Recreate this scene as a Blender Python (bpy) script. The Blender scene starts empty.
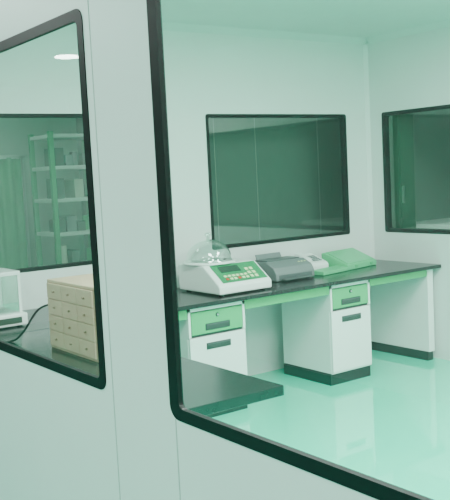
import bpy, bmesh, math
from mathutils import Vector, Matrix
D=bpy.data
# ---------------------------------------------------------------- materials
def mat(name,col,rough=.5,metal=0,noise=0,nscale=8,spec=.5,coat=0,emit=None,es=1,bump=0):
    m=D.materials.new(name);m.use_nodes=True;nt=m.node_tree;b=nt.nodes['Principled BSDF']
    b.inputs['Base Color'].default_value=(*col,1);b.inputs['Roughness'].default_value=rough
    b.inputs['Metallic'].default_value=metal;b.inputs['Specular IOR Level'].default_value=spec
    b.inputs['Coat Weight'].default_value=coat
    if emit: b.inputs['Emission Color'].default_value=(*emit,1);b.inputs['Emission Strength'].default_value=es
    if noise or bump:
        tc=nt.nodes.new('ShaderNodeTexCoord');n=nt.nodes.new('ShaderNodeTexNoise')
        n.inputs['Scale'].default_value=nscale;n.inputs['Detail'].default_value=4
        nt.links.new(tc.outputs['Object'],n.inputs['Vector'])
        if noise:
            r=nt.nodes.new('ShaderNodeValToRGB')
            r.color_ramp.elements[0].position=.3;r.color_ramp.elements[1].position=.7
            r.color_ramp.elements[0].color=(*[c*(1-noise) for c in col],1)
            r.color_ramp.elements[1].color=(*[min(1,c*(1+noise)) for c in col],1)
            nt.links.new(n.outputs['Fac'],r.inputs['Fac']);nt.links.new(r.outputs['Color'],b.inputs['Base Color'])
        if bump:
            bp=nt.nodes.new('ShaderNodeBump');bp.inputs['Strength'].default_value=bump;bp.inputs['Distance'].default_value=.01
            nt.links.new(n.outputs['Fac'],bp.inputs['Height']);nt.links.new(bp.outputs['Normal'],b.inputs['Normal'])
    return m
def glassmat(name,tint,refl=1.0,rough=0.0):
    # thin pane: Schlick reflectance (same from both sides) over tinted transmission
    m=D.materials.new(name);m.use_nodes=True;nt=m.node_tree;nt.nodes.clear()
    o=nt.nodes.new('ShaderNodeOutputMaterial');t=nt.nodes.new('ShaderNodeBsdfTransparent');g=nt.nodes.new('ShaderNodeBsdfGlossy')
    t.inputs['Color'].default_value=(*tint,1);g.inputs['Roughness'].default_value=rough
    g.inputs['Color'].default_value=(.9,1,.95,1)
    lw=nt.nodes.new('ShaderNodeLayerWeight');lw.inputs['Blend'].default_value=.5
    pw=nt.nodes.new('ShaderNodeMath');pw.operation='POWER';pw.inputs[1].default_value=5
    ma=nt.nodes.new('ShaderNodeMath');ma.operation='MULTIPLY_ADD';ma.inputs[1].default_value=.92*refl;ma.inputs[2].default_value=.06*refl;ma.use_clamp=True
    mx=nt.nodes.new('ShaderNodeMixShader')
    nt.links.new(lw.outputs['Facing'],pw.inputs[0]);nt.links.new(pw.outputs[0],ma.inputs[0]);nt.links.new(ma.outputs[0],mx.inputs[0])
    nt.links.new(t.outputs[0],mx.inputs[1]);nt.links.new(g.outputs[0],mx.inputs[2]);nt.links.new(mx.outputs[0],o.inputs[0])
    return m
M_wall=mat('lab_wall_panel',(.69,.745,.72),.45,noise=.015,nscale=2)
M_part=mat('corridor_partition_panel',(.63,.675,.66),.42,noise=.02,nscale=2)
M_seam=mat('panel_seam',(.40,.45,.43),.6)
M_ceil=mat('ceiling_panel',(.65,.70,.68),.6,noise=.01)
M_floor=mat('mint_epoxy_floor',(.03,.74,.50),.07,noise=.03,nscale=1.2,spec=.5,coat=.2)
M_black=mat('black_window_frame',(.004,.006,.006),.45,spec=.2)
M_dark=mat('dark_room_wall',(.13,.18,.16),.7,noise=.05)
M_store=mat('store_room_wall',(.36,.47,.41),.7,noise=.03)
M_g1=glassmat('partition_glass',(.88,.965,.925),1.15)
M_g2=glassmat('interior_glass',(.72,.86,.80),1.5)
M_top=mat('black_epoxy_worktop',(.012,.015,.015),.2,noise=.15,nscale=30,spec=.4)
M_white=mat('white_laminate',(.79,.83,.81),.35,noise=.01)
M_green=mat('green_laminate',(.025,.42,.16),.35,noise=.03)
M_kick=mat('black_kick_board',(.012,.016,.016),.5)
M_hand=mat('recessed_handle',(.03,.045,.04),.4)
M_chrome=mat('brushed_steel',(.6,.65,.63),.3,metal=1)
M_plw=mat('white_plastic',(.78,.83,.80),.3)
M_plg=mat('grey_plastic',(.07,.09,.09),.4)
M_plg2=mat('mid_grey_plastic',(.16,.19,.19),.4)
M_pad=mat('green_keypad',(.01,.24,.09),.35)
M_lcd=mat('lcd_screen',(.03,.06,.04),.15)
M_btn=mat('keypad_button',(.65,.75,.4),.5)
M_red=mat('red_button',(.6,.05,.03),.5)
M_dome=glassmat('dome_clear_plastic',(.84,.91,.88),3.0)
M_case=mat('green_case_plastic',(.08,.50,.23),.35)
M_beige=mat('beige_chest_paint',(.53,.42,.29),.5,noise=.04,nscale=12)
M_beiged=mat('beige_gap_edge',(.33,.25,.17),.6)
M_cable=mat('black_cable',(.01,.01,.01),.5)
M_rackg=mat('green_rack_paint',(.02,.26,.12),.4)
M_shelf=mat('rack_shelf_metal',(.50,.58,.54),.4)
M_box1=mat('dark_supply_box',(.07,.10,.09),.6)
M_box2=mat('pale_supply_box',(.45,.5,.4),.6)
M_curt=mat('green_curtain',(.01,.20,.085),.6,noise=.1,nscale=5)
M_lock=mat('dark_green_locker_paint',(.012,.085,.045),.5,noise=.05)
M_lamp=mat('lamp_diffuser',(.9,.95,.92),.5,emit=(.9,1,.95),es=4)
M_spot=mat('downlight_diffuser',(.9,.95,.92),.5,emit=(1,1,.97),es=45)
# ---------------------------------------------------------------- mesh builder
class B:
    def __init__(s,name): s.n=name;s.bm=bmesh.new();s.ms=[]
    def mi(s,m):
        if m not in s.ms: s.ms.append(m)
        return s.ms.index(m)
    def merge(s,b2,m,M=None,smooth=False):
        i=s.mi(m)
        for f in b2.faces: f.material_index=i;f.smooth=smooth
        if M is not None: b2.transform(M)
        me=D.meshes.new('t');b2.to_mesh(me);b2.free();s.bm.from_mesh(me);D.meshes.remove(me)
    def box(s,x0,x1,y0,y1,z0,z1,m,bev=0,M=None,seg=2):
        b=bmesh.new();bmesh.ops.create_cube(b,size=1)
        for v in b.verts: v.co=Vector(((x0+x1)/2+v.co.x*(x1-x0),(y0+y1)/2+v.co.y*(y1-y0),(z0+z1)/2+v.co.z*(z1-z0)))
        if bev: bmesh.ops.bevel(b,geom=b.edges[:],offset=bev,segments=seg,affect='EDGES',profile=.5)
        s.merge(b,m,M);return s
    def prism(s,prof,x0,x1,m,bev=0,axis='x',M=None):
        # prof: list of (a,z), extruded along axis
        b=bmesh.new();P=lambda u,a,z:(u,a,z) if axis=='x' else (a,u,z)
        v0=[b.verts.new(P(x0,*p)) for p in prof];v1=[b.verts.new(P(x1,*p)) for p in prof]
        b.faces.new(v0);b.faces.new(v1[::-1]);n=len(prof)
        for i in range(n): b.faces.new((v0[i],v1[i],v1[(i+1)%n],v0[(i+1)%n]))
        bmesh.ops.recalc_face_normals(b,faces=b.faces[:])
        if bev: bmesh.ops.bevel(b,geom=b.edges[:],offset=bev,segments=2,affect='EDGES',profile=.5)
        s.merge(b,m,M);return s
    def cyl(s,c,r,h,m,seg=32,r2=None,M=None,rot=None):
        b=bmesh.new();bmesh.ops.create_cone(b,cap_ends=True,segments=seg,radius1=r,radius2=r if r2 is None else r2,depth=h)
        T=Matrix.Translation(c)@(rot.to_4x4() if rot else Matrix())
        b.transform(T);s.merge(b,m,M,smooth=False);return s
    def lathe(s,c,prof,m,seg=48,M=None):
        b=bmesh.new();rings=[]
        for r,z in prof:
            rings.append([b.verts.new((c[0]+max(r,1e-4)*math.cos(2*math.pi*k/seg),c[1]+max(r,1e-4)*math.sin(2*math.pi*k/seg),c[2]+z)) for k in range(seg)])
        for a,bb in zip(rings,rings[1:]):
            for k in range(seg): b.faces.new((a[k],a[(k+1)%seg],bb[(k+1)%seg],bb[k]))
        s.merge(b,m,M,smooth=True);return s
    def done(s,parent=None):
        me=D.meshes.new(s.n);s.bm.to_mesh(me);s.bm.free()
        for m in s.ms: me.materials.append(m)
        o=D.objects.new(s.n,me);bpy.context.collection.objects.link(o)
        if parent: o.parent=parent
        return o
def rr(u0,u1,z0,z1,r,n=6):
    pts=[]
    for cx,cz,a0 in ((u1-r,z1-r,0),(u0+r,z1-r,90),(u0+r,z0+r,180),(u1-r,z0+r,270)):
        for k in range(n+1):
            a=math.radians(a0+90*k/n);pts.append((cx+r*math.cos(a),cz+r*math.sin(a)))
    return pts
def window(name,plane,w0,w1,u0,u1,z0,z1,fw,glass,proud=.003,R=.036,r=.018,fz=None):
    """rounded frame ring in plane ('x' or 'y' constant) spanning w0..w1 thickness, glass in the middle"""
    fz=fz or fw
    b=B(name);P=(lambda w,u,z:(w,u,z)) if plane=='x' else (lambda w,u,z:(u,w,z))
    O=rr(u0,u1,z0,z1,R);I=rr(u0+fw,u1-fw,z0+fz,z1-fz,r);n=len(O)
    q=bmesh.new();a,c=w0-proud,w1+proud*.3
    V=[[q.verts.new(P(w,*p)) for p in L] for w in (a,c) for L in (O,I)]
    for i in range(n):
        j=(i+1)%n
        q.faces.new((V[0][i],V[0][j],V[1][j],V[1][i]));q.faces.new((V[2][i],V[3][i],V[3][j],V[2][j]))
        q.faces.new((V[0][i],V[2][i],V[2][j],V[0][j]));q.faces.new((V[1][i],V[1][j],V[3][j],V[3][i]))
    bmesh.ops.recalc_face_normals(q,faces=q.faces[:]);b.merge(q,M_black)
    q=bmesh.new();m=w0+.003 if w1-w0<.03 else (w0+w1)/2;e=.012
    q.faces.new([q.verts.new(P(m,u,z)) for u,z in ((u0+e,z0+e),(u1-e,z0+e),(u1-e,z1-e),(u0+e,z1-e))]);b.merge(q,glass)
    return b.done()
H=2.75; ZS,ZT=1.051,2.095
def wall(name,plane,w0,w1,u0,u1,holes,m,seams=(),hh=H,face=None):
    b=B(name);e=.016
    def bx(a,c,z0,z1):
        if plane=='x': b.box(w0,w1,a,c,z0,z1,m)
        else: b.box(a,c,w0,w1,z0,z1,m)
    cur=u0
    for (a,c) in holes:
        a+=e;c-=e
        bx(cur,a,0,hh);bx(a,c,0,ZS+e);bx(a,c,ZT-e,hh);cur=c
    bx(cur,u1,0,hh)
    for (u,z0,z1,side) in seams:
        f=w0 if side<0 else w1
        a,c=(f-.0012,f+.0012)
        if plane=='x': b.box(a,c,u-.0018,u+.0018,z0,z1,M_seam)
        else: b.box(u-.0018,u+.0018,a,c,z0,z1,M_seam)
    return b.done()
XW0,XW1=1.013,1.024; YB=5.139; XR=5.35; YN=-1.6
# ---------------------------------------------------------------- room shell
B('floor').box(-2.3,7.6,YN-.05,9,-.06,0,M_floor).done()
B('ceiling').box(-2.3,7.6,YN-.05,9,H,H+.06,M_ceil).done()
wall('wall_partition','x',XW0,XW1,YN,9,[(-.6,1.659),(1.992,4.3)],M_part,
     seams=[(1.955,0,H,-1),(1.64,0,ZS,-1),(.75,0,ZS,-1),(1.64,ZT,H,-1),(.75,ZT,H,-1)])
wall('wall_back','y',YB,YB+.05,XW1,XR+.05,[(1.3,2.86),(3.593,5.08)],M_wall,seams=[(3.25,0,H,-1)])
wall('wall_right','x',XR,XR+.05,YN,YB,[(2.7,4.971)],M_wall,seams=[(2.4,0,H,-1)])
wall('wall_near','y',YN-.05,YN,-2.3,7.6,[],M_wall)
wall('wall_corridor','x',-2.35,-2.3,YN,9,[],M_part,seams=[(y,0,H,1) for y in (-.6,.6,1.8,3,4.2,5.4,6.6,7.8)])
wall('wall_corridor_end','y',9,9.05,-2.35,7.6,[],M_part)
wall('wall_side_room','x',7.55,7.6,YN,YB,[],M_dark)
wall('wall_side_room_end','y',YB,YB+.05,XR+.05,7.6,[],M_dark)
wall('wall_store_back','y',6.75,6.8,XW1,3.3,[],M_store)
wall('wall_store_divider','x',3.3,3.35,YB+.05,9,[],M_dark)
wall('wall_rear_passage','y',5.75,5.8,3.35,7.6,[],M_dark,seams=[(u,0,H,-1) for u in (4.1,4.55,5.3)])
window('window_1','x',XW0,XW1,1.992,4.3,ZS,ZT,.034,M_g1,fz=.03)
window('window_2','x',XW0,XW1,-.6,1.659,ZS,ZT,.04,M_g1,fz=.03)
window('window_3','y',YB,YB+.05,3.593,5.08,ZS,ZT,.026,M_g2,R=.02)
window('window_4','y',YB,YB+.05,1.3,2.86,ZS,ZT,.024,M_g2,R=.02)
window('window_5','x',XR,XR+.05,2.7,4.971,ZS,ZT,.032,M_g2,R=.02)
# coved trims
B('trim_1').prism([(YB-.05,H),(YB,H),(YB,H-.05)],XW1,XR,M_ceil).done()
B('trim_2').prism([(XR-.05,H),(XR,H),(XR,H-.05)],YN,YB-.05,M_ceil,axis='y').done()
b=B('trim_3')
q=bmesh.new();tri=[(XR-.03,YB),(XR,YB-.03),(XR,YB)]
v0=[q.verts.new((x,y,0)) for x,y in tri];v1=[q.verts.new((x,y,H-.05)) for x,y in tri]
for i in range(3): q.faces.new((v0[i],v0[(i+1)%3],v1[(i+1)%3],v1[i]))
bmesh.ops.recalc_face_normals(q,faces=q.faces[:]);b.merge(q,M_wall);b.done()
# ---------------------------------------------------------------- main bench
CT=.8
b=B('lab_bench')
b.box(XW1+.002,XR-.003,4.362,YB-.003,CT-.028,CT,M_top,bev=.004)
YF=4.415
b.box(3.335,4.128,YF,YF+.02,.70,CT-.028,M_green,bev=.002)
b.box(4.555,5.225,YF,YF+.02,.71,CT-.028,M_green,bev=.002)
b.box(2.0,2.86,YF,YF+.02,.70,CT-.028,M_green,bev=.002)
# end support panel + plinth
b.box(5.232,5.30,YF,YB-.01,.075,CT-.028,M_white,bev=.002)
b.box(5.226,5.29,YF+.012,YB-.01,0,.075,M_kick)
# back rail under the top
b.box(XW1+.01,5.23,YB-.03,YB-.01,.66,CT-.028,M_white)
b.done()
def cabinet(name,x0,x1):
    b=B(name);y0=YF;y1=4.985
    b.box(x0,x1,y0+.018,y1,.09,CT-.0285,M_white,bev=.0015)
    b.box(x0+.012,x1-.012,y0+.035,y1-.02,0,.09,M_kick)
    b.box(x0-.003,x1+.003,y0+.022,y0+.036,0,.085,M_kick)
    b.box(x0-.003,x0+.012,y0+.03,y1-.0,0,.085,M_kick)
    # face frame
    b.box(x0,x1,y0+.004,y0+.019,.09,.098,M_white)
    # drawer + door fronts
    b.box(x0+.022,x1-.022,y0-.004,y0+.018,.585,.735,M_green,bev=.002)
    b.box(x0+.003,x1-.003,y0-.004,y0+.018,.102,.565,M_white,bev=.002)
    b.box(x0,x0+.018,y0-.002,y0+.019,.57,.77,M_white);b.box(x1-.018,x1,y0-.002,y0+.019,.57,.77,M_white)
    b.box(x0,x1,y0-.002,y0+.019,.742,.77,M_white)
    b.box(x0+.019,x1-.019,y0+.012,y0+.02,.567,.742,M_hand)
    cx=(x0+x1)/2
    # lock
    b.cyl((cx,y0-.006,.70),.013,.008,M_hand,rot=Matrix.Rotation(math.pi/2,3,'X'))
    b.cyl((cx,y0-.011,.70),.007,.006,M_chrome,rot=Matrix.Rotation(math.pi/2,3,'X'))
    # recessed pulls
    for z,w in ((.605,.10),(.475,.10)):
        b.box(cx-w,cx+w,y0-.009,y0-.003,z,z+.045,M_hand,bev=.003)
        b.box(cx-w+.008,cx+w-.008,y0-.011,y0-.008,z+.032,z+.040,M_plg)
    b.done()
cabinet('under_bench_cabinet',2.865,3.33)
cabinet('under_bench_cabinet',4.135,4.552)
# side desk along partition
b=B('side_desk')
b.box(XW1+.01,1.995,2.412,4.358,CT-.042,CT,M_top,bev=.004)
b.box(XW1+.03,1.46,2.5,4.35,.09,CT-.043,M_white,bev=.002)
b.box(XW1+.05,1.44,2.52,4.33,0,.09,M_kick)
for k in range(3):
    y=2.51+k*.61
    b.box(1.46,1.476,y,y+.59,.10,.56,M_white,bev=.002);b.box(1.46,1.476,y,y+.59,.58,.74,M_green,bev=.002)
    b.box(1.476,1.48,y+.2,y+.39,.60,.635,M_hand);b.box(1.476,1.48,y+.2,y+.39,.48,.515,M_hand)
b.done()
# ---------------------------------------------------------------- laboratory scale
b=B('laboratory_scale');x0,x1=3.17,3.63
prof=[(4.98,.812),(4.98,1.0),(4.66,1.0),(4.485,.88),(4.47,.865),(4.47,.812)]
b.prism(prof,x0,x1,M_plw,bev=.01)
for fx in (x0+.05,x1-.05):
    for fy in (4.52,4.93): b.cyl((fx,fy,.806),.018,.012,M_kick,seg=16)
# sloped keypad, local frame on the slope
p0=Vector((0,4.487,.882));p1=Vector((0,4.655,.9975));d=(p1-p0).normalized();L=(p1-p0).length
nrm=Vector((0,-d.z,d.y))
F=Matrix(((1,d.x,nrm.x,0),(0,d.y,nrm.y,p0.y),(0,d.z,nrm.z,p0.z),(0,0,0,1)))
b.box(x0+.05,x1-.02,.008,L-.006,0,.003,M_pad,M=F)
b.box(x0+.10,x0+.27,L*.55,L-.03,.002,.006,M_lcd,M=F)
for i in range(6):
    b.box(x0+.095+i*.035,x0+.118+i*.035,.03,.05,.003,.006,M_btn if i%3 else M_red,M=F)
    b.box(x0+.095+i*.035,x0+.118+i*.035,.062,.08,.003,.006,M_btn,M=F)
for i in range(2):
    for j in range(3): b.box(x0+.31+i*.04,x0+.335+i*.04,.03+j*.04,.055+j*.04,.003,.006,M_btn,M=F)
c=(3.33,4.81,1.0)
b.lathe(c,[(0,0),(.19,0),(.195,.008),(.18,.016),(0,.016)],M_plw)
b.lathe(c,[(0,.016),(.12,.017),(.125,.022),(0,.024)],M_chrome)
R=.165
b.lathe(c,[(R*1.04,.017),(R,.03)]+[(R*math.cos(a),.03+.14*math.sin(a)) for a in [i*math.pi/2/12 for i in range(1,13)]],M_dome)
b.lathe(c,[(.0,.168),(.012,.17),(.012,.19),(.022,.196),(.024,.208),(.016,.218),(0,.22)],M_dome,seg=24)
b.done()
# ---------------------------------------------------------------- printer
b=B('desktop_printer');x0,x1,y0,y1=3.86,4.25,4.70,5.02
b.prism([(y1,.806),(y1,.93),(y0+.12,.945),(y0+.03,.905),(y0,.86),(y0,.806)],x0,x1,M_plg2,bev=.008)
b.box(x0+.03,x1-.03,y0-.004,y0+.03,.815,.85,M_plg,bev=.003)
b.box(x0+.05,x1-.05,y0-.05,y0,.812,.82,M_plg,bev=.002)
b.box(x0+.03,x1-.03,y0+.14,y1-.03,.938,.952,M_plg,bev=.004)
b.prism([(y1-.02,.93),(y1+.01,.985),(y1+.02,.985),(y1+.0,.93)],x0+.07,x1-.07,M_plg2,bev=.002)
for i in range(3): b.cyl((x1-.10+i*.03,y0+.07,.927),.007,.006,M_btn,seg=12)
for fx in (x0+.04,x1-.04):
    for fy in (y0+.04,y1-.04): b.cyl((fx,fy,.804),.012,.008,M_kick,seg=12)
b.done()
# ---------------------------------------------------------------- telephone
b=B('desk_telephone');x0,x1,y0,y1=4.32,4.56,4.87,5.08
b.prism([(y1,.801),(y1,.94),(y0+.02,.88),(y0,.86),(y0,.801)],x0,x1,M_plw,bev=.006)
F=Matrix.Translation((0,y0+.03,.884))@Matrix.Rotation(math.atan2(.06,.19),4,'X')
for i in range(3):
    for j in range(4): b.box(x0+.12+i*.033,x0+.142+i*.033,.015+j*.03,.033+j*.03,0,.005,M_plg2,M=F)
b.box(x0+.02,x0+.075,-.005,.15,.012,.036,M_plw,bev=.01,M=F)
b.box(x0+.018,x0+.077,-.01,.035,-.0,.03,M_plw,bev=.01,M=F);b.box(x0+.018,x0+.077,.115,.155,-.0,.03,M_plw,bev=.01,M=F)
b.done()
# ---------------------------------------------------------------- green sloped case (stands slightly askew)
b=B('green_storage_case')
G=Matrix.Translation((4.315,4.67,0))@Matrix.Rotation(math.radians(11),4,'Z')
b.prism([(.12,.801),(.12,.84),(0,.83),(0,.801)],0,.44,M_case,bev=.005,M=G)
b.prism([(.26,.801),(.26,.935),(.235,.94),(.0,.845),(0,.801)],.33,.76,M_case,bev=.006,M=G)
b.prism([(.012,.85),(.012,.857),(.225,.944),(.225,.937)],.35,.74,M_case,bev=.002,M=G)
for x in (.46,.68): b.box(x-.018,x+.018,-.005,.004,.815,.837,M_green,bev=.002,M=G)
b.done()
# ---------------------------------------------------------------- chest on side desk
b=B('parts_drawer_cabinet');x0,x1,y0,y1,z0,z1=1.66,1.96,3.32,3.85,.8,1.15
b.box(x0,x1,y0,y1,z0,z1,M_beige,bev=.004)
b.box(x0-.003,x0+.004,y0+.012,y1-.012,z0+.012,z1-.012,M_beiged)
nr,nc=4,3;dy=(y1-y0-.03)/nc;dz=(z1-z0-.03)/nr
for i in range(nc):
    for j in range(nr):
        a=y0+.015+i*dy;c=z0+.015+j*dz
        b.box(x0-.010,x0,a+.0015,a+dy-.0015,c+.0015,c+dz-.0015,M_beige,bev=.002)
        b.cyl((x0-.014,a+dy/2,c+dz/2),.005,.012,M_beiged,seg=12,rot=Matrix.Rotation(math.pi/2,3,'Y'))
b.done()
# cable
cu=D.curves.new('power_cable','CURVE');cu.dimensions='3D';cu.bevel_depth=.006
sp=cu.splines.new('BEZIER');P=[(1.70,3.86,1.02),(1.66,3.98,.98),(1.60,4.08,.85),(1.57,4.14,.808),(1.4,4.25,.808)]
sp.bezier_points.add(len(P)-1)
for bp,p in zip(sp.bezier_points,P): bp.co=p;bp.handle_left_type=bp.handle_right_type='AUTO'
cu.materials.append(M_cable);o=D.objects.new('power_cable',cu);bpy.context.collection.objects.link(o)
# ---------------------------------------------------------------- analytical balance at left
b=B('analytical_balance');x0,x1,y0,y1=1.56,1.83,4.55,4.90
b.box(x0,x1,y0,y1,.808,.88,M_plw,bev=.01)
b.box(x0+.04,x1-.04,y0-.004,y0+.01,.825,.86,M_lcd)
for x in (x0+.02,x1-.02):
    for y in (y0+.06,y1-.03): b.box(x-.008,x+.008,y-.008,y+.008,.88,1.11,M_plw)
b.box(x0+.01,x1-.01,y0+.05,y1-.02,1.10,1.125,M_plw,bev=.004)
b.box(x0+.014,x1-.014,y0+.054,y0+.058,.88,1.10,M_dome);b.box(x0+.014,x0+.018,y0+.06,y1-.03,.88,1.10,M_dome)
b.box(x1-.018,x1-.014,y0+.06,y1-.03,.88,1.10,M_dome)
b.cyl(((x0+x1)/2,(y0+y1)/2,.893),.05,.006,M_chrome);b.cyl(((x0+x1)/2,(y0+y1)/2,.885),.01,.02,M_chrome,seg=16)
for fx in (x0+.04,x1-.04):
    for fy in (y0+.04,y1-.04): b.cyl((fx,fy,.804),.015,.01,M_kick,seg=12)
b.done()
# ---------------------------------------------------------------- store room rack
b=B('metal_shelving_rack');x0,x1,y0,y1=2.58,3.08,5.75,6.15
for x in (x0,x1-.035):
    for y in (y0,y1-.035): b.box(x,x+.035,y,y+.035,0,2.02,M_rackg)
zs=[.15,.55,.95,1.22,1.48,1.73,1.97]
for z in zs: b.box(x0+.003,x1-.003,y0+.003,y1-.003,z,z+.028,M_shelf,bev=.003)
b.done()
b=B('shelf_supplies')
import random;random.seed(4)
for z in zs[1:-1]:
    x=x0+.06
    while x<x1-.12:
        w=random.uniform(.04,.08);h=random.uniform(.07,.17);m=random.choice([M_box1,M_box1,M_box2,M_plg2,M_green])
        if random.random()<.8:
            if random.random()<.5: b.box(x,x+w,y0+.05,y0+.25,z+.0285,z+.0285+h,m,bev=.004)
            else: b.cyl((x+w/2,y0+.12,z+.0285+h/2),w/2,h,m,seg=16)
        x+=w+.012
b.done()
# green curtain with folds in the store room
b=B('green_curtain');q=bmesh.new();n=60;r0=[];r1=[]
for i in range(n+1):
    x=1.6+.96*i/n;y=6.3+.025*math.sin(i*.9)
    r0.append(q.verts.new((x,y,.05)));r1.append(q.verts.new((x,y,1.85)))
for i in range(n): q.faces.new((r0[i],r0[i+1],r1[i+1],r1[i]))
b.merge(q,M_curt,smooth=True);b.box(1.55,2.61,6.29,6.31,1.84,1.87,M_chrome)
b.box(1.57,1.59,6.29,6.31,0,1.85,M_chrome);b.box(2.57,2.59,6.29,6.31,0,1.85,M_chrome);b.done()
# side room furniture
b=B('tall_storage_cabinet');b.box(5.42,5.62,4.86,5.12,0,2.35,M_lock,bev=.005)
b.box(5.43,5.61,4.845,4.86,.1,1.15,M_lock,bev=.003);b.box(5.43,5.61,4.845,4.86,1.17,2.3,M_lock,bev=.003)
b.box(5.44,5.455,4.83,4.845,.9,1.05,M_chrome);b.box(5.44,5.455,4.83,4.845,1.3,1.45,M_chrome);b.done()
b=B('side_room_table');b.box(5.66,6.4,3.9,5.1,1.06,1.10,M_plw,bev=.005)
for x in (5.70,6.36):
    for y in (3.94,5.06): b.box(x-.02,x+.02,y-.02,y+.02,0,1.06,M_chrome)
b.box(5.70,6.36,3.94,5.06,.2,.22,M_chrome);b.done()
# ---------------------------------------------------------------- lights
def panel(x,y,w,h,p,name='ceiling_light',col=(.985,1,.985),m=M_lamp):
    b=B(name);b.box(x-w/2-.02,x+w/2+.02,y-h/2-.02,y+h/2+.02,H-.02,H-.001,M_plw);b.box(x-w/2,x+w/2,y-h/2,y+h/2,H-.026,H-.019,m);o=b.done()
    l=D.lights.new(name+'_lamp','AREA');l.shape='RECTANGLE';l.size=w;l.size_y=h;l.energy=p;l.color=col
    lo=D.objects.new('lamp',l);lo.location=(x,y,H-.03);lo.parent=o;bpy.context.collection.objects.link(lo)
for x,y in ((2.2,.4),(4.2,.4),(2.2,2.5),(4.2,2.5)): panel(x,y,.6,1.2,94)
for y in (-.3,2.3): panel(-.6,y,.3,1.2,52)
panel(.2,4.4,.3,.6,34)
panel(2.2,5.6,.6,.3,9,col=(.8,1,.9));panel(4.6,5.45,.6,.2,2.0,col=(.85,1,.92));panel(6.4,2.6,.3,.6,10,col=(.85,1,.92))
b=B('downlight');b.cyl((-1.2,6.7,H-.008),.13,.014,M_plw);b.cyl((-1.2,6.7,H-.018),.11,.008,M_spot);b.done()
# ---------------------------------------------------------------- world + camera
w=D.worlds.new('World');bpy.context.scene.world=w;w.use_nodes=True
w.node_tree.nodes['Background'].inputs[0].default_value=(.5,.6,.55,1);w.node_tree.nodes['Background'].inputs[1].default_value=.3
yaw,pi,ro=math.radians(35.862),math.radians(5.354),math.radians(2.919)
U=Vector((math.cos(yaw),-math.sin(yaw),0));V=Vector((math.sin(yaw)*math.sin(pi),math.cos(yaw)*math.sin(pi),math.cos(pi)));F=Vector((math.sin(yaw)*math.cos(pi),math.cos(yaw)*math.cos(pi),-math.sin(pi)))
X=U*math.cos(ro)-V*math.sin(ro);Y=U*math.sin(ro)+V*math.cos(ro);Z=-F
cam=D.cameras.new('camera');co=D.objects.new('camera',cam);bpy.context.collection.objects.link(co)
co.matrix_world=Matrix(((X.x,Y.x,Z.x,0),(X.y,Y.y,Z.y,0),(X.z,Y.z,Z.z,1.635),(0,0,0,1)))
cam.sensor_fit='VERTICAL';cam.sensor_height=24;cam.lens=813.575/500*24;cam.clip_start=.05
bpy.context.scene.camera=co
